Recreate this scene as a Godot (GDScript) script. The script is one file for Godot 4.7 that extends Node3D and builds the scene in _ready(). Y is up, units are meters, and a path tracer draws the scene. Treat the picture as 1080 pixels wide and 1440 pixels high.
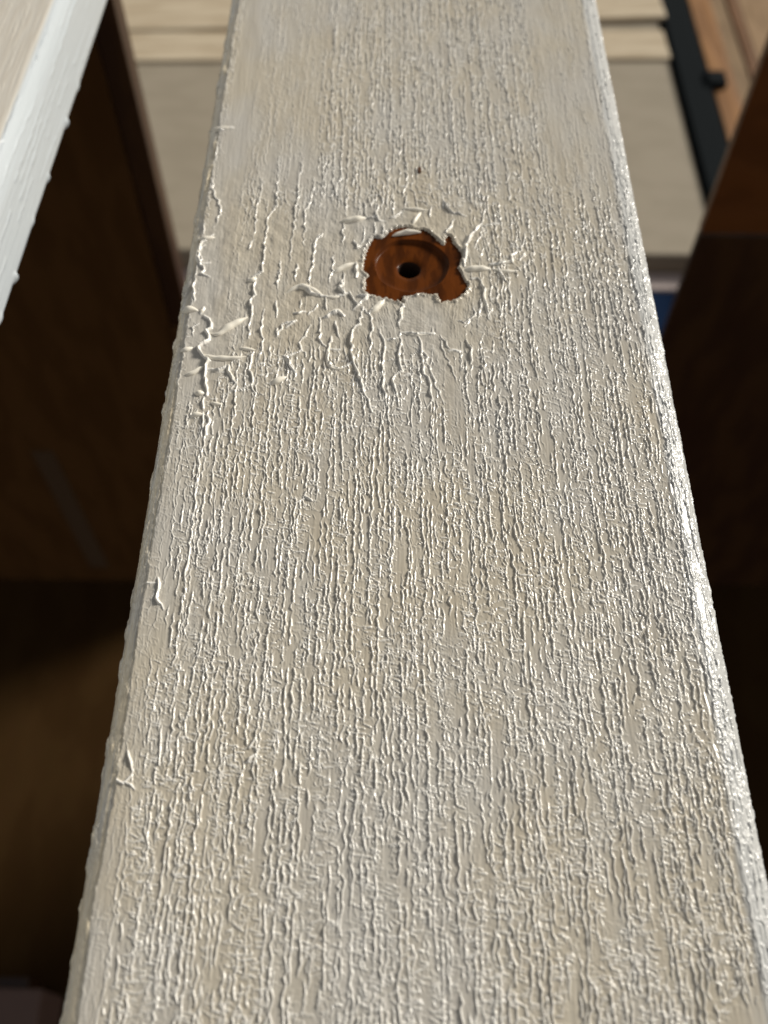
extends Node3D
# A close-up of a crackled white board: lengths on the boards are in millimetres (x across, s along the board away from the camera).

var rng := RandomNumberGenerator.new()
var taken := {}

# the board that is being shaped
var us := PackedFloat32Array()      # place of each column along the cross-section
var ss := PackedFloat32Array()      # place of each row along the board
var prof := PackedVector2Array()    # cross-section
var pnorm := PackedVector2Array()
var hgt := PackedFloat32Array()     # relief of the paint
var cols := 0
var rows := 0

const RIDGES := [
	[0.75, 0.65, [-39.1,123.9,-39.5,122.5]],
	[0.7, 0.6, [-38.8,121.9,-37.7,121.0,-37.2,119.3,-38.0,118.2,-37.4,116.2,-38.9,114.5,-38.4,112.6,-37.1,111.5,-37.3,109.9,-37.1,107.8,-36.4,105.2,-36.4,103.6]],
	[0.45, 0.45, [-36.8,103.3,-36.6,100.5]],
	[0.5, 0.5, [-35.7,100.3,-35.5,97.8,-35.7,95.3,-36.0,94.3]],
	[0.28, 0.35, [-36.7,95.1,-36.1,91.7,-36.0,85.6,-35.8,80.2,-35.9,74.6,-35.8,70.9,-35.7,66.0,-35.3,60.6]],
	[0.3, 0.4, [-41.6,159.8,-40.3,154.4,-39.0,151.9,-38.7,148.8,-39.6,145.2]],
	[0.5, 0.5, [-39.3,143.2,-41.2,141.2,-41.8,137.4,-40.8,135.0,-39.2,135.5]],
	[0.45, 0.45, [-41.1,137.4,-40.8,135.0,-40.0,133.6,-40.6,132.7,-38.8,131.8]],
	[0.35, 0.4, [-41.3,130.8,-41.6,129.9,-41.1,125.4]],
	[0.4, 0.4, [-40.7,140.3,-41.6,139.3,-41.7,136.9]],
	[0.25, 0.3, [-41.2,143.2,-41.4,146.2]],
	[0.25, 0.3, [-42.3,154.4,-42.2,152.3]],
	[0.5, 0.5, [-37.1,109.4,-34.8,109.1,-33.4,110.2,-33.1,108.9,-31.6,106.3,-32.4,105.2]],
	[0.4, 0.4, [-31.3,104.7,-30.2,105.5,-28.6,106.3]],
	[0.4, 0.42, [-29.3,133.5,-30.3,132.2,-30.5,129.7,-30.3,127.3,-30.8,125.8,-30.1,122.6,-30.4,120.6,-30.4,116.6]],
	[0.45, 0.45, [-29.2,113.6,-29.8,109.5,-28.9,107.9,-29.0,105.8,-28.0,104.0]],
	[0.4, 0.4, [-28.1,123.8,-28.4,120.6,-27.9,117.2,-27.6,114.7,-28.1,111.7]],
	[0.3, 0.35, [-26.2,133.8,-26.1,129.2]],
	[0.38, 0.4, [-26.1,125.9,-25.8,123.2,-25.8,121.8]],
	[0.3, 0.35, [-25.4,119.2,-25.4,116.7]],
	[0.45, 0.5, [-22.1,121.0,-24.6,119.8,-25.3,117.2]],
	[0.5, 0.5, [-21.9,113.4,-23.3,112.3,-22.1,109.6,-21.4,108.8]],
	[0.3, 0.35, [-26.4,115.0,-26.2,111.4]],
	[0.3, 0.35, [-25.4,110.6,-26.5,110.3,-26.3,108.7,-26.6,107.1]],
	[0.3, 0.3, [-39.5,120.2,-40.7,119.3,-40.2,117.0]],
	[0.3, 0.4, [-32.5,104.7,-30.9,105.2,-29.7,105.5]],
	[0.7, 0.7, [-17.3,121.9,-14.8,123.6,-13.7,122.4]],
	[0.55, 0.5, [-9.1,123.0,-7.7,124.5,-6.3,126.5]],
	[0.5, 0.45, [-10.2,124.5,-10.8,120.6,-12.2,119.1,-11.9,112.6,-10.9,109.5,-9.8,105.9,-9.1,102.9,-8.2,100.4]],
	[0.35, 0.4, [-9.8,124.0,-8.5,121.1,-8.6,117.3,-8.9,113.1]],
	[0.4, 0.4, [-7.1,119.2,-6.2,115.9,-6.5,110.9,-6.3,106.0,-5.7,101.3]],
	[0.5, 0.5, [-3.0,125.5,-3.7,120.2]],
	[0.45, 0.42, [-3.4,118.5,-3.4,116.4,-3.6,113.2,-3.2,109.6,-4.9,107.8,-4.1,105.6,-3.7,101.7]],
	[0.5, 0.5, [-3.4,118.5,-0.6,117.9,2.6,118.4]],
	[0.45, 0.45, [-0.2,117.4,0.4,113.2,0.4,109.6,1.4,108.3,2.0,103.9,1.0,101.4]],
	[0.35, 0.4, [-5.8,116.8,-3.7,117.3]],
	[0.4, 0.4, [2.3,118.4,2.3,119.8]],
	[0.6, 0.6, [-23.4,128.7,-21.6,129.8,-19.7,127.8,-16.8,127.1]],
	[0.4, 0.4, [-16.8,127.1,-13.9,127.4,-13.9,129.4]],
	[0.35, 0.35, [-17.1,126.8,-16.8,123.9]],
	[0.3, 0.3, [-21.6,126.3,-21.5,123.8]],
	[0.4, 0.5, [-23.9,119.4,-22.2,121.1]],
	[0.4, 0.45, [-20.5,123.3,-22.7,122.8]],
	[0.35, 0.4, [-18.5,125.3,-20.1,122.4]],
	[0.4, 0.4, [-19.5,120.0,-20.2,117.6,-21.2,115.7,-20.0,112.5]],
	[0.4, 0.4, [-18.0,121.9,-17.7,116.2,-16.6,115.1]],
	[0.4, 0.4, [-15.1,121.0,-14.3,117.2]],
	[0.5, 0.45, [-15.7,117.2,-16.2,112.5,-15.6,110.3,-14.0,109.9,-12.0,111.5]],
	[0.35, 0.5, [-15.9,114.4,-13.8,114.4]],
	[0.45, 0.45, [-20.8,114.3,-23.4,112.4,-21.5,108.4]],
	[0.4, 0.4, [-24.8,112.0,-23.4,112.0]],
	[0.4, 0.4, [-13.9,133.0,-14.0,130.9,-14.5,129.4]],
	[0.4, 0.4, [-12.8,128.4,-11.3,124.9,-12.0,123.9]],
	[0.55, 0.6, [-11.3,127.4,-9.5,127.4,-10.9,125.4]],
	[0.35, 0.35, [6.8,121.5,8.3,120.8,9.8,122.8,10.1,125.2]],
	[0.4, 0.4, [8.2,117.0,8.8,115.7,9.1,113.8,8.7,111.1]],
	[0.25, 0.3, [3.7,117.9,5.3,114.7]],
	[0.3, 0.6, [5.1,114.2,7.7,114.3]],
	[0.25, 0.35, [-0.9,116.9,1.1,112.8,2.4,107.4,4.0,102.2]],
	[0.2, 0.3, [3.3,117.9,4.9,111.9,6.8,105.7]],
	[0.6, 0.55, [8.6,135.4,9.0,140.9,10.2,144.1,12.3,147.0]],
	[0.35, 0.35, [12.3,147.0,13.3,151.2]],
	[0.4, 0.4, [12.5,146.4,16.2,147.3]],
	[0.6, 0.65, [13.4,135.9,17.3,136.7,17.7,138.3,18.8,139.5]],
	[0.5, 0.5, [15.0,134.8,15.7,132.5,16.7,131.0]],
	[0.35, 0.35, [16.6,130.6,16.7,126.6,16.7,123.0]],
	[0.5, 0.45, [9.7,132.0,11.1,132.1,12.0,129.5,12.0,126.5,12.5,121.9]],
	[0.3, 0.35, [14.2,131.0,14.5,125.5,14.7,120.1]],
	[0.5, 0.5, [19.0,137.1,20.2,139.1]],
	[0.5, 0.45, [18.6,135.2,19.0,134.4]],
	[0.35, 0.35, [20.5,143.9,19.5,139.9,18.8,139.1]],
	[0.35, 0.35, [18.8,142.6,18.6,139.9,19.1,139.1]],
	[0.35, 0.35, [11.3,127.2,10.7,122.9]],
	[0.3, 0.35, [9.1,121.8,8.0,120.0]],
	[0.3, 0.3, [21.6,151.3,21.4,145.1]],
	[0.2, 0.4, [10.6,140.1,12.2,144.6,13.4,146.6]],
	[0.15, 0.4, [13.3,138.6,13.9,144.6]],
	[0.15, 0.4, [15.5,138.6,16.1,144.6]],
	[0.15, 0.4, [11.8,137.0,12.4,142.6]],
	[0.45, 0.45, [-10.0,148.4,-8.1,148.6,-7.8,147.5,-6.3,147.5]],
	[0.35, 0.35, [-13.9,157.1,-14.0,148.8]],
	[0.35, 0.35, [-14.4,146.9,-14.4,140.8]],
	[0.45, 0.45, [-5.4,148.4,-4.4,148.4,-3.2,150.3]],
	[0.45, 0.45, [4.9,151.8,5.2,153.2,6.4,150.4,7.0,150.0,9.5,149.1]],
	[0.35, 0.4, [2.3,149.0,2.7,151.7]],
	[0.5, 0.4, [5.3,144.1,7.0,148.2]],
	[0.35, 0.35, [-8.4,147.0,-8.4,143.5]],
	[0.35, 0.35, [-6.9,143.5,-6.6,146.6]],
	[0.35, 0.35, [-4.8,155.4,-4.8,149.3]],
	[0.3, 0.3, [-10.7,152.9,-10.0,148.8]],
	[0.3, 0.3, [-8.0,152.5,-8.1,147.9]],
	[0.3, 0.3, [-7.5,156.7,-7.1,153.0]],
	[0.4, 0.4, [-12.3,142.1,-11.6,139.9,-10.8,140.8]],
	[0.35, 0.35, [-18.4,143.8,-19.5,141.6,-19.7,139.0]],
	[0.3, 0.3, [-10.6,146.1,-10.6,141.7,-11.4,140.8]],
	[0.3, 0.3, [-14.9,160.9,-16.2,158.5,-16.1,154.2]],
	[0.3, 0.3, [-0.4,154.0,1.5,153.1,2.1,152.2]],
	[0.3, 0.3, [-9.5,155.0,-7.6,155.3]],
	[0.35, 0.35, [-3.5,157.7,-2.3,157.8,-3.2,154.4]],
	[0.28, 0.32, [-31.1,159.9,-31.6,148.9,-31.5,141.9]],
	[0.4, 0.4, [-31.5,141.9,-32.2,139.4]],
	[0.32, 0.34, [-28.3,166.6,-27.8,151.5,-29.1,147.9,-29.2,144.4,-29.3,137.5,-29.2,133.3,-30.6,131.9,-30.2,127.3,-30.9,125.5,-30.4,123.3]],
	[0.28, 0.32, [-23.5,166.7,-23.7,156.8,-23.9,148.5,-24.2,140.5,-24.2,136.2]],
	[0.32, 0.34, [-20.9,160.1,-20.8,154.8,-21.3,152.1,-22.0,150.6,-21.8,140.6]],
	[0.26, 0.3, [-19.2,166.8,-18.8,153.7]],
	[0.4, 0.4, [-14.9,160.2,-16.3,158.0,-16.2,154.3]],
	[0.35, 0.36, [-18.9,143.5,-19.8,141.6,-19.9,135.8,-20.4,129.7]],
	[0.4, 0.4, [-22.8,135.3,-22.9,131.1]],
	[0.28, 0.32, [-25.9,136.2,-26.1,129.2]],
	[0.5, 0.5, [-14.0,131.7,-14.6,129.4,-13.6,128.0,-13.0,128.0]],
	[0.35, 0.4, [-31.8,131.4,-30.5,131.4]],
	[0.5, 0.5, [-11.8,135.9,-11.7,132.2]],
	[0.35, 0.35, [-16.1,137.7,-16.1,133.5,-16.6,130.7]],
	[0.4, 0.5, [-20.1,82.0,-18.4,83.1]],
	[0.4, 0.4, [-18.7,83.4,-17.3,82.5]],
	[0.7, 0.55, [-24.0,42.4,-23.3,43.7]],
	[0.65, 0.5, [-24.0,40.5,-23.7,41.1,-23.1,41.5]],
	[0.35, 0.4, [-42.5,67.3,-40.0,67.6]],
	[0.45, 0.45, [-39.9,68.4,-39.7,65.2,-38.4,63.2]],
	[0.35, 0.45, [-41.8,38.5,-40.4,37.6,-39.3,38.9]],
	[0.4, 0.4, [-40.4,41.8,-39.3,38.9]],
	[0.35, 0.4, [-40.4,37.6,-38.7,36.6]],
	[0.5, 0.5, [-42.6,174.9,-38.5,175.7]],
	[0.3, 0.35, [-41.5,171.0,-41.2,165.3]],
	[0.35, 0.4, [-36.6,100.0,-36.3,94.8]],
]
const FLAKES := [
	[0.75, [-37.3,117.9,-35.8,117.6,-34.3,119.1,-32.7,120.5,-30.9,121.9]],
	[0.7, [-37.9,112.9,-36.5,112.2,-35.3,112.0,-33.2,112.0,-31.6,112.2,-30.4,112.6]],
	[0.7, [-42.9,123.0,-41.6,123.5,-40.0,123.3]],
	[0.6, [-42.1,113.7,-41.1,113.9,-39.9,114.5]],
	[0.6, [-40.8,108.1,-39.4,108.5,-38.3,109.4,-37.6,110.2]],
	[0.6, [-38.6,104.0,-37.7,104.1,-36.7,104.1]],
	[0.65, [-38.6,98.7,-37.8,99.4,-36.0,99.5]],
	[0.5, [-35.7,102.2,-34.6,101.8,-33.2,101.8]],
	[0.5, [-32.0,114.5,-30.5,114.2,-28.8,114.0]],
	[0.7, [-25.7,106.1,-24.6,107.0,-22.8,108.0]],
	[0.75, [-15.3,147.2,-13.1,147.6,-10.0,148.4]],
	[0.6, [-3.2,151.2,-0.4,150.9,2.2,150.8]],
	[0.6, [-1.1,146.5,-0.3,148.5,0.7,150.3]],
	[0.85, [8.2,134.3,10.9,134.7,13.6,134.7]],
	[0.6, [13.6,134.7,16.3,134.0,19.0,134.4]],
	[0.7, [-9.1,122.8,-7.7,124.5,-6.3,126.5]],
	[0.7, [-16.1,133.0,-13.8,134.9,-11.5,136.1]],
	[0.75, [-24.4,127.9,-22.2,129.5,-19.8,128.8,-17.2,127.1]],
	[0.5, [-17.2,127.1,-15.5,126.9,-14.2,127.6]],
	[0.55, [-43.0,175.2,-40.9,175.4,-38.4,175.9]],
	[0.6, [-5.0,143.5,-2.3,144.5,0.6,144.6]],
	[0.6, [-31.9,130.9,-30.8,131.1,-30.0,131.9]],
	[0.65, [-42.1,142.0,-40.6,142.0,-38.9,142.5]],
]
const BARE_OUTLINE := [-4.1,146.0,-1.5,146.3,-0.6,145.5,0.9,145.5,1.9,145.3,3.0,143.8,5.0,141.2,5.4,144.1,6.5,143.6,7.0,141.5,8.5,139.0,8.3,137.5,7.5,135.1,8.3,132.7,9.2,130.8,8.8,128.9,6.7,126.7,4.0,126.1,3.4,126.9,3.4,128.2,2.0,128.0,0.6,128.3,-1.4,127.7,-2.9,127.5,-2.8,125.7,-4.1,126.3,-6.5,127.0,-9.2,127.9,-10.0,128.6,-10.1,131.9,-9.4,132.9,-10.5,134.3,-10.4,136.3,-9.9,139.8,-8.6,143.1,-6.8,143.1,-5.6,144.9]


func numbered(called: String) -> String:
	if not taken.has(called):
		taken[called] = 0
		return called
	taken[called] += 1
	return "%s_%03d" % [called, taken[called]]


func thing(called: String, label: String, category: String, at := Vector3.ZERO, group := "") -> Node3D:
	var o := Node3D.new()
	o.name = numbered(called)
	add_child(o)
	o.position = at
	tag(o, label, category, group)
	return o


func tag(o: Node3D, label: String, category: String, group := "") -> void:
	o.set_meta("label", label)
	o.set_meta("category", category)
	if group:
		o.set_meta("group", group)


func part(called: String, mesh: Mesh, m: Material, parent: Node3D, at := Vector3.ZERO) -> MeshInstance3D:
	var o := MeshInstance3D.new()
	o.name = numbered(called) if parent == self else called
	o.mesh = mesh
	o.material_override = m
	o.position = at
	parent.add_child(o, true)
	return o


func mat(lin: Color, rough: float, spec := 0.5) -> StandardMaterial3D:
	var m := StandardMaterial3D.new()
	m.albedo_color = lin.linear_to_srgb()
	m.roughness = rough
	m.metallic_specular = spec
	return m


# wood: a grain texture (colour and relief) laid along the longest axis
func wood(dark: Color, light: Color, rough: float, scale: Vector3, salt: int, spec := 0.5, bump := 0.06) -> StandardMaterial3D:
	var n := FastNoiseLite.new()
	n.seed = salt
	n.noise_type = FastNoiseLite.TYPE_SIMPLEX_SMOOTH
	n.frequency = 0.012
	n.fractal_octaves = 5
	n.domain_warp_enabled = true
	n.domain_warp_amplitude = 18.0
	n.domain_warp_frequency = 0.01
	var g := Gradient.new()
	g.set_color(0, dark.linear_to_srgb())
	g.set_color(1, light.linear_to_srgb())
	g.add_point(0.45, dark.lerp(light, 0.35).linear_to_srgb())
	g.add_point(0.55, dark.lerp(light, 0.75).linear_to_srgb())
	var t := NoiseTexture2D.new()
	t.width = 512
	t.height = 512
	t.seamless = true
	t.noise = n
	t.color_ramp = g
	var b := NoiseTexture2D.new()
	b.width = 512
	b.height = 512
	b.seamless = true
	b.noise = n
	var m := StandardMaterial3D.new()
	m.albedo_texture = t
	m.uv1_triplanar = true
	m.uv1_scale = scale
	m.roughness = rough
	m.metallic_specular = spec
	m.heightmap_enabled = true
	m.heightmap_texture = b
	m.heightmap_scale = bump
	return m


# a box with rounded edges
func rounded_box(size: Vector3, r: float) -> ArrayMesh:
	var st := SurfaceTool.new()
	st.begin(Mesh.PRIMITIVE_TRIANGLES)
	var h := size * 0.5 - Vector3(r, r, r)
	var n := 6
	var dirs := [Vector3.RIGHT, Vector3.LEFT, Vector3.UP, Vector3.DOWN, Vector3.BACK, Vector3.FORWARD]
	var base := 0
	var ts := [-1.0, -0.62, -0.3, 0.3, 0.62, 1.0]
	for d: Vector3 in dirs:
		var a := Vector3(d.y, d.z, d.x)
		var b := d.cross(a)
		for i in n:
			for j in n:
				var p: Vector3 = d + a * ts[i] + b * ts[j]
				# the two middle stations are the flat part, the outer ones the rounding
				var flat := Vector3(signf(p.x) * h.x, signf(p.y) * h.y, signf(p.z) * h.z)
				var q := Vector3.ZERO
				for k in 3:
					q[k] = p[k] if absf(p[k]) > 0.35 else 0.0
				var nn := Vector3.ZERO
				for k in 3:
					nn[k] = signf(q[k]) * clampf((absf(q[k]) - 0.3) / 0.7, 0.0, 1.0)
				nn = nn.normalized()
				st.set_normal(nn)
				st.add_vertex(flat + nn * r)
		for i in n - 1:
			for j in n - 1:
				var k := base + i * n + j
				for e in [k, k + 1, k + n, k + n, k + 1, k + n + 1]:
					st.add_index(e)
		base += n * n
	return st.commit()


# ---------------------------------------------------------------- boards
# cross-section of a board: underside corner, left side, left rounding, top, right rounding, right side
func make_profile(width: float, thick: float, left: Vector2, right: Vector2, side_step: float, top_step: float, fine_from: float) -> void:
	prof.clear()
	var w := width / 2.0
	var e := 1.6
	for k in 5:
		var a := PI * 0.5 * k / 5.0
		prof.append(Vector2(-w + e - e * sin(a), -thick + e - e * cos(a)))
	var y := -thick + e
	while y < -left.y - side_step * 0.5:
		prof.append(Vector2(-w, y))
		y += side_step
	var k0 := int(maxf(8.0, 0.5 * PI * (left.x + left.y) * 0.5 / top_step))
	if fine_from > -w:
		k0 = 8
	for k in k0:
		var a := PI * 0.5 * k / k0
		prof.append(Vector2(-w + left.x * (1.0 - cos(a)), -left.y * (1.0 - sin(a))))
	var x := -w + left.x
	var x1 := w - right.x
	while x < x1 - 0.001:
		prof.append(Vector2(x, 0))
		x += top_step if x >= fine_from else 1.2
	var k1 := int(0.5 * PI * (right.x + right.y) * 0.5 / top_step)
	for k in k1:
		var a := PI * 0.5 * k / k1
		prof.append(Vector2(w - right.x * (1.0 - sin(a)), -right.y * (1.0 - cos(a))))
	y = -right.y
	while y > -thick + e + side_step * 0.5:
		prof.append(Vector2(w, y))
		y -= side_step
	for k in 6:
		var a := PI * 0.5 * k / 5.0
		prof.append(Vector2(w - e + e * cos(a), -thick + e - e * sin(a)))
	cols = prof.size()
	us.resize(cols)
	pnorm.resize(cols)
	var u := 0.0
	var shift := 0.0
	for i in cols:
		if i > 0:
			u += prof[i].distance_to(prof[i - 1])
		us[i] = u
		if absf(prof[i].y) < 0.0001 and shift == 0.0:
			shift = prof[i].x - u
		var t := (prof[mini(i + 1, cols - 1)] - prof[maxi(i - 1, 0)]).normalized()
		pnorm[i] = Vector2(-t.y, t.x)
	for i in cols:
		us[i] += shift


func start_relief() -> void:
	rows = ss.size()
	hgt = PackedFloat32Array()
	hgt.resize(rows * cols)


# one ridge piece from (u0, s0) to (u1, s1): a sharp crest with hollow flanks, as where two curled edges of paint meet
func ridge(u0: float, s0: float, u1: float, s1: float, h0: float, h1: float, w: float, skirt := 0.0) -> void:
	var full := w * (1.0 + skirt * 2.5)
	var c0 := us.bsearch(minf(u0, u1) - full)
	var c1 := us.bsearch(maxf(u0, u1) + full)
	var r0 := ss.bsearch(minf(s0, s1) - full)
	var r1 := ss.bsearch(maxf(s0, s1) + full)
	var du := u1 - u0
	var ds := s1 - s0
	var l2 := du * du + ds * ds + 0.000001
	var iw := 1.0 / w
	var ifl := 1.0 / full
	for r in range(r0, r1):
		var b := ss[r] - s0
		var at := r * cols
		for c in range(c0, c1):
			var a := us[c] - u0
			var t := clampf((a * du + b * ds) / l2, 0.0, 1.0)
			var ea := a - t * du
			var eb := b - t * ds
			var d := sqrt(ea * ea + eb * eb)
			if ea < 0.0:
				d *= 1.0 + 0.45 * ea / -d if d > 0.0001 else 1.0      # the crests lean, steeper on the left
			if d >= full:
				continue
			var v := 0.0
			if d < w:
				var k := 1.0 - d * iw
				v = k * k * (2.2 - 1.2 * k)
			if skirt > 0.0:
				var k := 1.0 - d * ifl
				v = v * (1.0 - skirt) + skirt * k * k
			v *= h0 + (h1 - h0) * t
			if v > hgt[at + c]:
				hgt[at + c] = v


func stroke(h: float, w: float, p: Array, skirt := 0.25) -> void:
	var n := p.size() / 2
	var total := 0.0
	for i in n - 1:
		total += Vector2(p[2 * i] - p[2 * i + 2], p[2 * i + 1] - p[2 * i + 3]).length()
	var run := 0.0
	var last := Vector2(p[0], p[1])
	var lh := h * 0.45
	for i in n - 1:
		var a := Vector2(p[2 * i], p[2 * i + 1])
		var b := Vector2(p[2 * i + 2], p[2 * i + 3])
		var k := maxi(1, int(a.distance_to(b) / 0.75))
		for j in k:
			var q := a.lerp(b, (j + 1.0) / k)
			if not (i == n - 2 and j == k - 1):
				q += Vector2(rng.randf_range(-0.27, 0.27), rng.randf_range(-0.25, 0.25))
			run += last.distance_to(q)
			var end := minf(run, maxf(total - run, 0.0)) / maxf(total, 0.01)
			var nh := h * clampf(0.4 + 2.4 * end, 0.3, 1.0) * rng.randf_range(0.5, 1.25)
			ridge(last.x, last.y, q.x, q.y, lh, nh, w * rng.randf_range(0.65, 1.15), skirt)
			last = q
			lh = nh


func board_mesh(colour: PackedColorArray, skip: PackedByteArray) -> ArrayMesh:
	var pos := PackedVector3Array()
	pos.resize(rows * cols)
	for r in rows:
		var z := -ss[r] * 0.001
		var at := r * cols
		for c in cols:
			var h := hgt[at + c]
			var p := prof[c]
			var n := pnorm[c]
			pos[at + c] = Vector3((p.x + n.x * h) * 0.001, (p.y + n.y * h) * 0.001, z)
	var nor := PackedVector3Array()
	nor.resize(rows * cols)
	for r in rows:
		var up := mini(r + 1, rows - 1) * cols
		var dn := maxi(r - 1, 0) * cols
		var at := r * cols
		for c in cols:
			var cr := mini(c + 1, cols - 1)
			var cl := maxi(c - 1, 0)
			nor[at + c] = (pos[at + cr] - pos[at + cl]).cross(pos[up + c] - pos[dn + c]).normalized()
	var idx := PackedInt32Array()
	idx.resize((rows - 1) * cols * 6)
	var k := 0
	for r in rows - 1:
		var at := r * cols
		for c in cols:
			var d := c + 1 if c + 1 < cols else 0
			var a0 := at + c
			var a1 := at + d
			if skip.size() and skip[a0] + skip[a1] + skip[a0 + cols] + skip[a1 + cols] == 4:
				continue
			idx[k] = a0
			idx[k + 1] = a0 + cols
			idx[k + 2] = a1
			idx[k + 3] = a1
			idx[k + 4] = a0 + cols
			idx[k + 5] = a1 + cols
			k += 6
	idx.resize(k)
	var arr := []
	arr.resize(Mesh.ARRAY_MAX)
	arr[Mesh.ARRAY_VERTEX] = pos
	arr[Mesh.ARRAY_NORMAL] = nor
	arr[Mesh.ARRAY_COLOR] = colour
	arr[Mesh.ARRAY_INDEX] = idx
	var me := ArrayMesh.new()
	me.add_surface_from_arrays(Mesh.PRIMITIVE_TRIANGLES, arr)
	return me


# the sawn end of a board
func end_mesh(s: float, away: bool) -> ArrayMesh:
	var st := SurfaceTool.new()
	st.begin(Mesh.PRIMITIVE_TRIANGLES)
	st.set_normal(Vector3(0, 0, -1 if away else 1))
	st.add_vertex(Vector3(0, -0.009, -s * 0.001))
	for i in cols:
		st.add_vertex(Vector3(prof[i].x * 0.001, prof[i].y * 0.001, -s * 0.001))
	for i in cols:
		var j := (i + 1) % cols
		st.add_index(0)
		st.add_index(1 + (j if away else i))
		st.add_index(1 + (i if away else j))
	return st.commit()


# a strip of paint that has come loose and rolled up: a tapering half tube, open underneath
func flake_mesh(w: float, p: Array, lift: float) -> ArrayMesh:
	var c := Curve3D.new()
	var n := p.size() / 2
	for i in n:
		var tan := Vector3.ZERO
		if i > 0 and i < n - 1:
			tan = Vector3(p[2 * i + 2] - p[2 * i - 2], 0, -(p[2 * i + 3] - p[2 * i - 1])) * 0.17
		c.add_point(Vector3(p[2 * i], 0, -p[2 * i + 1]), -tan, tan)
	var len := c.get_baked_length()
	var along := maxi(8, int(len / 0.25))
	var st := SurfaceTool.new()
	st.begin(Mesh.PRIMITIVE_TRIANGLES)
	var m := 13
	var bend := rng.randf_range(0.15, 0.35)
	var skew := rng.randf_range(-0.5, 0.5)
	var tip := rng.randf_range(-0.6, 1.0)
	for layer in 2:
		for i in along + 1:
			var t := float(i) / along
			var o := c.sample_baked(len * t)
			var dir := (c.sample_baked(minf(len, len * t + 0.1)) - c.sample_baked(maxf(0.0, len * t - 0.1))).normalized()
			var side := dir.cross(Vector3.UP)
			var taper := clampf(pow(sin(PI * clampf(0.03 + 0.94 * t, 0.0, 1.0)), 0.8), 0.05, 1.0) * (1.0 - 0.35 * t * tip)
			taper *= 1.0 + 0.13 * sin(t * len * 0.9 + w * 40.0) * sin(t * len * 1.7 + w * 90.0)
			for j in m:
				var a := lerpf(-0.35, PI * (1.0 + bend * 0.5), j / (m - 1.0)) + skew
				var rad := w * taper * (1.0 - 0.14 * layer)
				var v := o + side * cos(a) * rad * 1.0 + Vector3.UP * (sin(a) * rad * lift + w * taper * 0.12 - 0.1)
				st.set_smooth_group(layer)
				st.add_vertex(v * 0.001)
		var b := layer * (along + 1) * m
		for i in along:
			for j in m - 1:
				var k := b + i * m + j
				var q := [k, k + m, k + 1, k + 1, k + m, k + m + 1] if layer else [k, k + 1, k + m, k + m, k + 1, k + m + 1]
				for e: int in q:
					st.add_index(e)
	var lay := (along + 1) * m
	for i in along:          # the torn rims join the outer to the inner face
		for j in [0, m - 1]:
			var k: int = i * m + j
			for e: int in [k, k + lay, k + m, k + m, k + lay, k + m + lay]:
				st.add_index(e)
	st.generate_normals()
	return st.commit()


func smooth_in(x: float, lo: float, hi: float, soft: float) -> float:
	return smoothstep(lo - soft, lo + soft, x) * (1.0 - smoothstep(hi - soft, hi + soft, x))


# how strongly the paint has wrinkled at a place on the main board
func wrinkling(u: float, s: float) -> float:
	var m := 1.0
	m *= 1.0 - 0.9 * smooth_in(u, -40.6 + 0.012 * (s - 150), -35.0, 0.7) * smoothstep(98.0, 108.0, s)      # a plain strip inside the left edge
	m *= 1.0 - 0.55 * smooth_in(u, -45.0, -38.6, 0.8) * (1.0 - smoothstep(85.0, 100.0, s))
	m *= 1.0 - 0.66 * smooth_in(u, -35.0, 12.0, 4.0) * smooth_in(s, 114.0, 151.0, 3.0)           # large panes round the knot
	m *= 1.0 - 0.6 * smooth_in(u, 26.0, 40.0, 3.0) * smoothstep(140.0, 170.0, s)
	m *= 1.0 - 0.5 * smooth_in(u, -40.0, -20.0, 4.0) * smoothstep(150.0, 160.0, s)
	m *= 1.0 - 0.85 * smooth_in(u - (110.0 - s) * 0.12, 3.5, 6.5, 1.0) * smooth_in(s, 98.0, 126.0, 6.0)
	m *= 1.0 - smoothstep(-1.2, 1.2, (u - 34.0) * 0.55 - (s - 9.5)) * (1.0 - smoothstep(39.0, 41.0, u) * 0.5)
	return m


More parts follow.
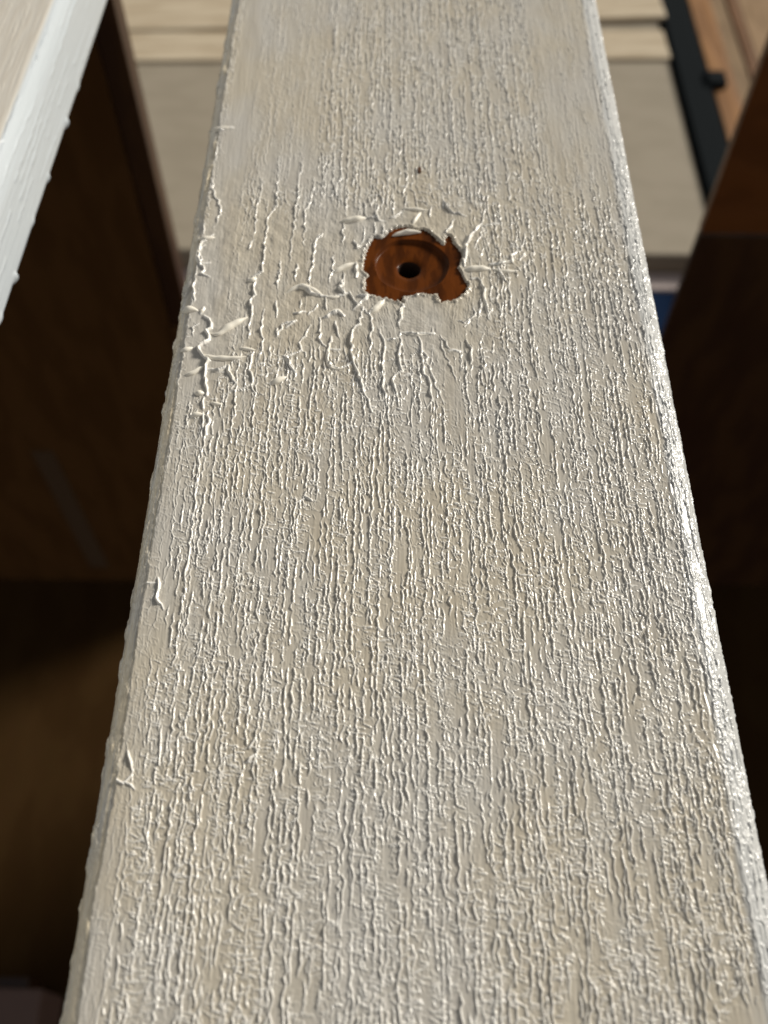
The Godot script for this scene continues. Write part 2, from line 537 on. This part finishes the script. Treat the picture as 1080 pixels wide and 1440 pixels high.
func shape_main_board() -> void:
	make_profile(89.0, 19.0, Vector2(3.2, 4.5), Vector2(4.6, 5.5), 1.2, 0.105, -99.0)
	ss.clear()
	var s := -60.0
	while s < 5.0:
		ss.append(s)
		s += 0.6
	while s < 236.0:
		ss.append(s)
		s += 0.125 + (s - 5.0) * (0.20 / 231.0)
	while s < 330.0:
		ss.append(s)
		s += 0.7
	start_relief()
	var bands := FastNoiseLite.new()
	bands.seed = 11
	bands.frequency = 1.0
	bands.fractal_octaves = 2
	# 1. long ridges that follow the grain
	var u := -44.8
	while u < 47.5:
		var keep := rng.randf_range(0.6, 1.0)
		var at := -60.0
		var x := u
		var lx := u
		var lh := 0.0
		var first := true
		var spread := 0.0
		while at < 330.0:
			var step := rng.randf_range(0.4, 0.95) * (1.0 if at < 236.0 else 1.6)
			at += step
			spread = spread * 0.95 + rng.randf_range(-0.1, 0.1)
			x = u + spread + rng.randf_range(-0.21, 0.21)
			var off := x + 1.0
			x += signf(off) * 5.0 * exp(-pow((at - 134.0) / 13.0, 2.0)) * exp(-absf(off) / 9.0)
			var b := bands.get_noise_2d(u * 0.33, at * 0.035)
			var gap := bands.get_noise_2d(u * 3.1 + 50.0, at * 0.16)
			var on := wrinkling(x, at) * keep * smoothstep(-0.6, -0.12, b) * smoothstep(-0.4, -0.12, gap)
			var nh := on * rng.randf_range(0.25, 0.41) if on > 0.13 else 0.0
			if not first and (nh > 0.0 or lh > 0.0) and rng.randf() > 0.07:
				ridge(lx, at - step, x, at, lh, nh, rng.randf_range(0.14, 0.19))
			lx = x
			lh = nh
			first = false
		u += rng.randf_range(0.55, 1.05)
	# 2. short wrinkles in every direction between them, mostly along and across
	for i in 64000:
		var du := rng.randf_range(-44.5, 46.5)
		var k := rng.randf()
		var ds := -20.0 + 300.0 * (k * 0.5 + 0.5 * k * k)
		var b := bands.get_noise_2d(du * 0.28 + 90.0, ds * 0.05)
		var on := wrinkling(du, ds) * smoothstep(-0.55, 0.0, b)
		if on < 0.12:
			continue
		var across := rng.randf() < 0.55
		var ang := rng.randf_range(-0.5, 0.5) + (PI / 2 if across else 0.0)
		var ln := rng.randf_range(0.22, 0.6)
		var h := on * (rng.randf_range(0.09, 0.24) if across else rng.randf_range(0.06, 0.18))
		var v := Vector2(sin(ang), cos(ang)) * ln
		ridge(du - v.x, ds - v.y, du + v.x, ds + v.y, h * 0.8, h, rng.randf_range(0.13, 0.18))
	# 3. fine dashes like rice on the calmer strips
	for i in 9000:
		var du := rng.randf_range(-44.5, 46.5)
		var ds := rng.randf_range(-10.0, 240.0)
		var ang := rng.randf_range(-0.35, 0.35)
		var ln := rng.randf_range(0.15, 0.45)
		var v := Vector2(sin(ang), cos(ang)) * ln
		var h := rng.randf_range(0.02, 0.07)
		ridge(du - v.x, ds - v.y, du + v.x, ds + v.y, h, h, 0.17)
	# 4. the big lips and folds round the knot and down the left edge
	for q in RIDGES:
		stroke(q[0] * 1.25, q[1] * 0.72, q[2], 0.2)
	# fine combs of wrinkles that stand off the big ridges
	for q in RIDGES:
		var p: Array = q[2]
		for i in p.size() / 2 - 1:
			var a := Vector2(p[2 * i], p[2 * i + 1])
			var b := Vector2(p[2 * i + 2], p[2 * i + 3])
			var dir := (b - a).normalized()
			var nn := Vector2(-dir.y, dir.x)
			var run := 0.0
			while run < a.distance_to(b):
				run += rng.randf_range(0.35, 0.8)
				var o := a + dir * run + nn * (0.35 if rng.randf() < 0.5 else -0.35)
				var e := o + (nn * signf((o - a).dot(nn)) + dir * rng.randf_range(-0.35, 0.35)) * rng.randf_range(0.5, 1.6)
				ridge(o.x, o.y, e.x, e.y, rng.randf_range(0.05, 0.10), 0.01, 0.2)
	# 5. cracks that run along the rounded right edge, and the lip of the film on the left
	for k in 9:
		var cu := 39.6 + k * 0.95
		var at := -60.0
		var x := cu
		while at < 330.0:
			var step := rng.randf_range(0.8, 2.2)
			var nx := cu + rng.randf_range(-0.2, 0.2) + 0.35 * sin(at * 0.09 + k * 2.0)
			if bands.get_noise_2d(k * 7.0, at * 0.06) > -0.15:
				var h := rng.randf_range(0.06, 0.18)
				ridge(x, at, nx, at + step, h, h, rng.randf_range(0.3, 0.5))
			x = nx
			at += step


func bare_distance(p: Vector2) -> float:      # > 0 inside the torn-off patch
	var n := BARE_OUTLINE.size() / 2
	var best := 1e9
	var inside := false
	for i in n:
		var a := Vector2(BARE_OUTLINE[2 * i], BARE_OUTLINE[2 * i + 1])
		var j := (i + 1) % n
		var b := Vector2(BARE_OUTLINE[2 * j], BARE_OUTLINE[2 * j + 1])
		best = minf(best, Geometry2D.get_closest_point_to_segment(p, a, b).distance_to(p))
		if (a.y > p.y) != (b.y > p.y) and p.x < (b.x - a.x) * (p.y - a.y) / (b.y - a.y) + a.x:
			inside = not inside
	return best if inside else -best


func finish_main_board(paint: Material) -> void:
	var skip := PackedByteArray()
	skip.resize(rows * cols)
	var colour := PackedColorArray()
	colour.resize(rows * cols)
	var brush := FastNoiseLite.new()
	brush.seed = 5
	brush.frequency = 1.0
	brush.fractal_octaves = 3
	var tone := FastNoiseLite.new()
	tone.seed = 9
	tone.frequency = 1.0
	tone.fractal_octaves = 2
	var rag := FastNoiseLite.new()
	rag.seed = 21
	rag.frequency = 1.2
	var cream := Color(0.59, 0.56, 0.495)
	var thin := Color(0.45, 0.395, 0.31)  # hollows: thinner paint, tinted darker still against the bright crests
	var thick := Color(0.94, 0.915, 0.86)  # crests: thicker paint, whitened further for the light they catch
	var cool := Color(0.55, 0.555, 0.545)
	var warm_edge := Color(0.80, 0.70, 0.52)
	for r in rows:
		var s := ss[r]
		var at := r * cols
		for c in cols:
			var u := us[c]
			var h := hgt[at + c]
			var b := brush.get_noise_2d(u * 1.7, s * 0.09)
			var t := tone.get_noise_2d(u * 0.22, s * 0.045)
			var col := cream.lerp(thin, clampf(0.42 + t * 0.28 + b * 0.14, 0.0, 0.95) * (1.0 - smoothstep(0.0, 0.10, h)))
			var stain := tone.get_noise_2d(u * 0.03 + 7.0, s * 0.02) + 0.5 * tone.get_noise_2d(u * 0.1, s * 0.06 + 40.0)
			col = col.lerp(Color(0.58, 0.50, 0.36), clampf(stain * 0.7, 0.0, 0.3)).lerp(Color(0.56, 0.55, 0.53), clampf(-stain * 0.7, 0.0, 0.4))
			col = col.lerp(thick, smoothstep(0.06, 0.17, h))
			var low := b * 0.035 + t * 0.05 + 0.16 * rag.get_noise_2d(u * 0.26, s * 0.2) * smooth_in(u, -40.0, 16.0, 5.0) * smooth_in(s, 105.0, 160.0, 8.0)
			# the film is torn off along the left arris, and the right one has cool skylight put into its colour
			var lip := u + 41.6 + 0.5 * rag.get_noise_2d(s * 0.04, 3.0) + 0.2 * rag.get_noise_2d(s * 0.4, 8.0)
			if lip < 0.6:
				var k := 1.0 - smoothstep(-0.12, 0.12, lip)
				low -= 0.22 * k
				col = col.lerp(warm_edge.lerp(cream, clampf(0.4 + t + b, 0.0, 1.0)), k)
				if k > 0.5:
					h *= 0.35
				low += k * (0.75 * maxf(0.0, rag.get_noise_2d(s * 0.11, u * 0.2 + 70.0) - 0.15) + 0.06 * rag.get_noise_2d(s * 0.7, u))
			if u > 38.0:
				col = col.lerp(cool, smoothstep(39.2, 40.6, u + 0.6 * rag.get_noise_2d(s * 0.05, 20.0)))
			h += low
			if s > 122.0 and s < 150.0 and u > -14.0 and u < 13.0:
				var q := Vector2(u, s)
				q += Vector2(rag.get_noise_2d(u, s), rag.get_noise_2d(u + 40.0, s)) * 0.45
				var d := bare_distance(q)
				if d > -0.8:                       # the torn rim curls up a little, then drops to the wood
					var lift := 0.16 + 0.55 * maxf(0.0, rag.get_noise_2d(u * 0.4, s * 0.4))
					h = lerpf(h, maxf(h, lift), smoothstep(-0.8, -0.2, d))
				if d > -0.12:
					h = lerpf(h, -0.65, clampf((d + 0.12) / 0.5, 0.0, 1.0))
					if d > 0.45:
						skip[at + c] = 1
			hgt[at + c] = h
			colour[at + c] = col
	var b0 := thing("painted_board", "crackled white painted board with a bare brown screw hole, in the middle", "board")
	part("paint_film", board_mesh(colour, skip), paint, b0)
	part("board_end", end_mesh(-60.0, false), mat(Color(0.5, 0.4, 0.27), 0.7), b0)
	part("board_end", end_mesh(ss[rows - 1], true), mat(Color(0.5, 0.4, 0.27), 0.7), b0)
	# bare wood, the counterbore and the screw hole
	var varnish := wood(Color(0.045, 0.012, 0.002), Color(0.14, 0.037, 0.005), 0.28, Vector3(40, 40, 12), 31, 0.22, 0.01)
	var centre := Vector2(-1.3, 135.9)
	var bore := Vector2(-1.75, 135.7)
	var patch := part("bare_wood", lathe_between(centre, centre, [[7.05, -0.28], [9.0, -0.26], [13.0, -0.27]]), varnish, b0)
	patch.set_meta("label", "bare brown wood where the paint has come off")
	var cup := part("counterbore", lathe_between(centre, bore, [[7.05, -0.28], [6.92, -0.36], [6.8, -0.85], [6.5, -1.05], [5.2, -1.12], [3.4, -1.2], [2.4, -1.28], [2.15, -1.45]]), varnish, b0)
	part("screw_hole", lathe_between(bore, bore, [[2.15, -1.45], [2.05, -2.6], [2.0, -13.5], [0.01, -14.5]]), mat(Color(0.03, 0.014, 0.008), 0.55), b0)
	for q in FLAKES:
		part("paint_flake", flake_mesh(q[0] * 0.9, q[1], rng.randf_range(0.9, 1.3)), flake_paint, b0)
	for q in RIDGES:
		if q[0] >= 0.5 and q[2].size() <= 12 and q[2][1] > 105.0:
			part("paint_flake", flake_mesh(q[1] * 0.72, q[2], rng.randf_range(0.8, 1.3)), flake_paint, b0)


var flake_paint: StandardMaterial3D

func lathe_between(c0: Vector2, c1: Vector2, rings: Array) -> ArrayMesh:
	var st := SurfaceTool.new()
	st.begin(Mesh.PRIMITIVE_TRIANGLES)
	var n := 96
	for i in rings.size():
		var c := c0.lerp(c1, i / (rings.size() - 1.0))
		for k in n:
			var a := TAU * k / n
			var rad: float = rings[i][0] * (1.0 + 0.012 * sin(3.0 * a + 1.0) + 0.008 * sin(7.0 * a))
			st.add_vertex(Vector3(c.x + rad * cos(a), rings[i][1], -(c.y + rad * sin(a))) * 0.001)
	for i in rings.size() - 1:
		for k in n:
			var a := i * n + k
			var b := i * n + (k + 1) % n
			var inward: bool = rings[0][0] > rings[-1][0]
			for e: int in ([a, a + n, b, b, a + n, b + n] if inward else [a, b, a + n, b, b + n, a + n]):
				st.add_index(e)
	st.generate_normals()
	return st.commit()


func left_board(paint: Material) -> void:
	make_profile(89.0, 19.0, Vector2(3.0, 4.0), Vector2(3.6, 6.0), 0.3, 0.2, 14.0)
	ss.clear()
	var s := -60.0
	while s < 60.0:
		ss.append(s)
		s += 3.0
	while s < 240.0:
		ss.append(s)
		s += 0.36
	while s < 330.0:
		ss.append(s)
		s += 3.0
	start_relief()
	var bands := FastNoiseLite.new()
	bands.seed = 77
	bands.frequency = 1.0
	var u := 12.0
	while u < 41.0:
		var at := 60.0
		var lx := u
		var lh := 0.0
		while at < 240.0:
			var step := rng.randf_range(0.7, 1.6)
			var x := u + rng.randf_range(-0.25, 0.25) + 0.5 * sin(at * 0.05 + u)
			var on := smoothstep(-0.1, 0.15, bands.get_noise_2d(u * 0.9, at * 0.05)) * (1.0 - smoothstep(37.0, 40.0, u)) * (1.0 - 0.7 * smooth_in(at, 196.0, 240.0, 6.0))
			var nh := on * rng.randf_range(0.15, 0.3)
			if nh + lh > 0.03:
				ridge(lx, at, x, at + step, lh, nh, rng.randf_range(0.3, 0.42))
			lx = x
			lh = nh
			at += step
		u += rng.randf_range(0.9, 1.7)
	# folds and brush marks along the edge
	for k in 7:
		var cu := 42.3 + k * 2.6
		var at := 60.0
		var x := cu
		while at < 240.0:
			var step := rng.randf_range(1.0, 3.0)
			var nx := cu + rng.randf_range(-0.25, 0.25) + 0.8 * sin(at * 0.035 + k)
			if bands.get_noise_2d(k * 9.0, at * 0.03) > -0.05:
				var h := rng.randf_range(0.08, 0.22)
				ridge(x, at, nx, at + step, h, h, rng.randf_range(0.5, 1.0))
			x = nx
			at += step
	stroke(0.7, 0.6, [39.6, 134.0, 40.4, 136.0, 41.2, 136.4])
	var low := us[cols - 6]                # beads where paint ran down to the lower arris
	for q in [[203.0, 0.8, 1.7], [183.0, 0.55, 1.3], [168.0, 0.25, 1.8], [151.0, 0.85, 1.5], [217.0, 0.3, 2.2], [139.0, 0.3, 2.0]]:
		ridge(low + 0.3, q[0], low + 1.6, q[0] - 0.8, q[1], q[1] * 0.7, q[2])
	var colour := PackedColorArray()
	colour.resize(rows * cols)
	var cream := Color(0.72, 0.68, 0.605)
	var cool := Color(0.54, 0.585, 0.62)  # bluish skylight on the right side, put into the colour
	var thick := Color(0.80, 0.77, 0.71)  # crests whitened with height, partly for the light they catch
	for r in rows:
		for c in cols:
			var i := r * cols + c
			var n := bands.get_noise_2d(us[c] * 1.2 + 300.0, ss[r] * 0.05)
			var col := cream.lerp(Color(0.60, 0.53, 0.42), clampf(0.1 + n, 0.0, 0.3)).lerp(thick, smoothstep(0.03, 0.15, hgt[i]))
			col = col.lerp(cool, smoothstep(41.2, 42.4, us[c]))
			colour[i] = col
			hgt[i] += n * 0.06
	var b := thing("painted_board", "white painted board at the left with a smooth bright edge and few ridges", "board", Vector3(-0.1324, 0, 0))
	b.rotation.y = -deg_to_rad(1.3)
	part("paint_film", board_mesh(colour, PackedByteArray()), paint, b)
	part("board_end", end_mesh(-60.0, false), mat(Color(0.5, 0.4, 0.27), 0.7), b)
	part("board_end", end_mesh(ss[rows - 1], true), mat(Color(0.5, 0.4, 0.27), 0.7), b)


func _ready() -> void:
	rng.seed = 4
	# ------------------------------------------------ camera, sky, sun, exposure
	var cam := Camera3D.new()
	cam.name = "camera"
	add_child(cam)
	cam.position = Vector3(-0.006, 0.1275, 0)
	cam.rotation = Vector3(-deg_to_rad(57.7), 0, deg_to_rad(0.6))
	cam.near = 0.01
	cam.far = 60.0
	var lens := CameraAttributesPhysical.new()
	lens.frustum_focal_length = 22.48
	lens.exposure_aperture = 12.0
	lens.frustum_focus_distance = 0.152
	lens.frustum_near = 0.01
	lens.frustum_far = 60.0
	cam.attributes = lens
	cam.fov = 2.0 * rad_to_deg(atan(720.0 / 1349.0))
	cam.current = true

	var env := Environment.new()
	env.background_mode = Environment.BG_SKY
	var sm := ProceduralSkyMaterial.new()
	sm.sky_top_color = Color(0.42, 0.445, 0.48)
	sm.sky_horizon_color = Color(0.95, 0.92, 0.87)
	sm.sky_curve = 0.4
	sm.ground_horizon_color = Color(0.45, 0.42, 0.38)
	sm.ground_bottom_color = Color(0.25, 0.22, 0.19)
	var sky := Sky.new()
	sky.sky_material = sm
	env.sky = sky
	env.background_energy_multiplier = 0.7
	env.tonemap_mode = Environment.TONE_MAPPER_LINEAR
	env.tonemap_exposure = 0.96
	env.sdfgi_enabled = true
	env.ssao_enabled = true
	env.ssil_enabled = true
	var we := WorldEnvironment.new()
	we.name = "world_environment"
	we.environment = env
	add_child(we)

	var sun := DirectionalLight3D.new()
	sun.name = "sun"
	sun.light_color = Color(1.0, 0.975, 0.93)
	sun.light_energy = 1.4
	sun.light_angular_distance = 14.0
	sun.shadow_enabled = true
	add_child(sun)
	sun.look_at_from_position(Vector3(0.83, 0.47, -0.50), Vector3.ZERO)

	# ------------------------------------------------ the setting
	var fm := wood(Color(0.034, 0.0165, 0.005), Color(0.046, 0.024, 0.008), 0.8, Vector3(3, 3, 1.2), 3, 0.15)
	var ground := part("floor", rounded_box(Vector3(12, 0.05, 12), 0.004), fm, self, Vector3(0, -0.6475, 0))
	ground.set_meta("kind", "structure")

	# ------------------------------------------------ the things under and behind the boards
	var stain := wood(Color(0.062, 0.028, 0.009), Color(0.085, 0.040, 0.014), 0.45, Vector3(7, 2.0, 7), 8, 0.25)
	var shade_stain := wood(Color(0.028, 0.011, 0.005), Color(0.05, 0.022, 0.008), 0.4, Vector3(7, 2.0, 7), 12)  # brown darkened to hold shade: post, lower right board, gap by the block

	var lp := thing("side_panel", "dark brown stained panel standing in the gap left of the middle board", "panel", Vector3(-0.3003, -0.6235, -0.4025))
	part("panel_board", rounded_box(Vector3(0.33, 0.595, 0.005), 0.001), stain, lp, Vector3(0, 0.2975, 0))
	part("faint_streak", rounded_box(Vector3(0.016, 0.17, 0.0012), 0.0005), mat(Color(0.072, 0.045, 0.027), 0.95, 0.2), lp, Vector3(0.05, 0.11, 0.0026))  # thin streak, a little greyer than the panel
	var post := thing("post", "narrow dark post with a pale right edge beside the left panel", "post", Vector3(-0.1293, -0.6235, -0.4082))
	part("post_body", rounded_box(Vector3(0.0113, 0.598, 0.014), 0.0008), shade_stain, post, Vector3(0, 0.299, 0))  # the darker tone holds the shade of the recess beside the panel
	part("brace", rounded_box(Vector3(0.010, 0.10, 0.004), 0.001), stain, post, Vector3(-0.0005, 0.275, 0.0089))

	var rp := thing("side_panel", "reddish brown panel of two stacked boards standing right of the middle board", "panel", Vector3(0.311, -0.6235, -0.403))
	part("panel_board", rounded_box(Vector3(0.80, 0.196, 0.006), 0.001), wood(Color(0.10, 0.033, 0.009), Color(0.14, 0.048, 0.013), 0.35, Vector3(2, 7, 7), 14), rp, Vector3(0.25, 0.497, 0))  # right end extended out of view to keep the sun off the floor
	part("panel_board", rounded_box(Vector3(0.80, 0.396, 0.005), 0.001), shade_stain, rp, Vector3(0.2506, 0.199, -0.001))  # shade on the lower part is put into the darker tone
	part("paint_speck", rounded_box(Vector3(0.0022, 0.004, 0.001), 0.0004), mat(Color(0.75, 0.72, 0.7), 0.5), rp, Vector3(-0.1215, 0.508, 0.0034))

	var slab := part("floor_slab", rounded_box(Vector3(0.86, 0.031, 0.9), 0.004), wood(Color(0.33, 0.285, 0.215), Color(0.37, 0.32, 0.245), 0.6, Vector3(2, 2, 5), 40, 0.4, 0.01), self, Vector3(-0.08, -0.607, -1.233))
	tag(slab, "smooth beige sheet lying on the floor beyond the brown panels", "sheet")
	var pale := wood(Color(0.50, 0.40, 0.27), Color(0.66, 0.56, 0.41), 0.55, Vector3(1.2, 8, 8), 44)  # pale tone stands in for sunlit floor beyond the shadow edge
	var p0 := part("sunlit_floor", rounded_box(Vector3(0.86, 0.0035, 0.062), 0.0012), pale, self, Vector3(-0.08, -0.5897, -1.155))
	p0.rotation.y = deg_to_rad(1.4)
	tag(p0, "pale plank laid over the beige sheet as its sunlit part, the nearer of two", "plank", "pale planks for the sunlit floor")
	var p1 := part("sunlit_floor", rounded_box(Vector3(0.86, 0.0065, 0.30), 0.0025), pale, self, Vector3(-0.08, -0.5881, -1.345))
	p1.rotation.y = deg_to_rad(3.4)
	tag(p1, "wide pale plank with wavy grain, added as sunlit floor behind the narrower one", "plank", "pale planks for the sunlit floor")

	var rail := thing("metal_rail", "black metal rail with a small tab lying along the beige sheet", "rail", Vector3(0.372, -0.6225, -1.2))
	var black := mat(Color(0.010, 0.013, 0.015), 0.85, 0.15)
	part("rail_bar", rounded_box(Vector3(0.036, 0.036, 0.9), 0.002), black, rail, Vector3(0, 0.019, 0))
	part("rail_tab", rounded_box(Vector3(0.024, 0.014, 0.026), 0.002), black, rail, Vector3(0.026, 0.034, 0.112))
	var o0 := part("wood_plank", rounded_box(Vector3(0.030, 0.030, 0.9), 0.002), wood(Color(0.24, 0.11, 0.035), Color(0.36, 0.175, 0.06), 0.5, Vector3(8, 8, 1.5), 51), self, Vector3(0.4095, -0.606, -1.25))
	tag(o0, "orange brown wooden strip lying right beside the black rail", "plank", "wooden strips right of the rail")
	var o1 := part("wood_plank", rounded_box(Vector3(0.021, 0.026, 0.9), 0.002), wood(Color(0.22, 0.14, 0.07), Color(0.30, 0.20, 0.105), 0.5, Vector3(8, 8, 1.5), 52), self, Vector3(0.4362, -0.6085, -1.25))
	tag(o1, "narrow tan wooden strip between the orange strip and the thin dark one", "plank", "wooden strips right of the rail")
	var o2 := part("wood_plank", rounded_box(Vector3(0.014, 0.028, 0.9), 0.002), wood(Color(0.15, 0.065, 0.02), Color(0.2, 0.09, 0.03), 0.5, Vector3(8, 8, 1.5), 53), self, Vector3(0.4548, -0.6075, -1.25))
	tag(o2, "thin dark brown wooden strip, second from the right corner", "plank", "wooden strips right of the rail")
	var o3 := part("wood_plank", rounded_box(Vector3(0.22, 0.026, 0.9), 0.002), wood(Color(0.26, 0.16, 0.075), Color(0.36, 0.23, 0.12), 0.5, Vector3(8, 8, 1.5), 54), self, Vector3(0.5735, -0.6085, -1.25))
	tag(o3, "broad tan plank beyond the thin dark strip, top right corner", "plank", "wooden strips right of the rail")

	var ledge := part("batten", rounded_box(Vector3(0.7, 0.008, 0.026), 0.002), mat(Color(0.58, 0.49, 0.46), 0.6), self, Vector3(0.0, -0.618, -0.768))
	tag(ledge, "pinkish grey batten along the near edge of the beige sheet", "batten")
	var cloth := part("blue_mat", rounded_box(Vector3(0.7, 0.006, 0.24), 0.002), mat(Color(0.010, 0.022, 0.055), 0.95, 0.1), self, Vector3(0.05, -0.619, -0.634))
	tag(cloth, "dark navy mat on the floor in front of the batten", "mat")
	var box := thing("wooden_block", "purplish brown wooden block on the floor, bottom left corner", "block", Vector3(-0.326, -0.6225, 0.005))
	part("block_body", rounded_box(Vector3(0.2, 0.052, 0.15), 0.002), mat(Color(0.12, 0.07, 0.055), 0.6), box, Vector3(0, 0.0262, 0))
	part("block_shadow", rounded_box(Vector3(0.19, 0.03, 0.008), 0.001), shade_stain, box, Vector3(-0.012, 0.0155, -0.080))  # dark strip standing in for the shadow gap along the block

	# ------------------------------------------------ the painted boards
	var paint := StandardMaterial3D.new()
	paint.vertex_color_use_as_albedo = true
	paint.roughness = 0.21
	paint.metallic_specular = 0.5
	flake_paint = mat(Color(0.92, 0.87, 0.76), 0.34)
	shape_main_board()
	finish_main_board(paint)
	left_board(paint)
	var speck := rounded_box(Vector3(0.0007, 0.0003, 0.0016), 0.0001)
	var sp := part("brown_speck", speck, mat(Color(0.09, 0.035, 0.012), 0.6), self, Vector3(0.0005, 0.0002, -0.1626))
	tag(sp, "tiny brown speck stuck on the paint beyond the screw hole", "speck")
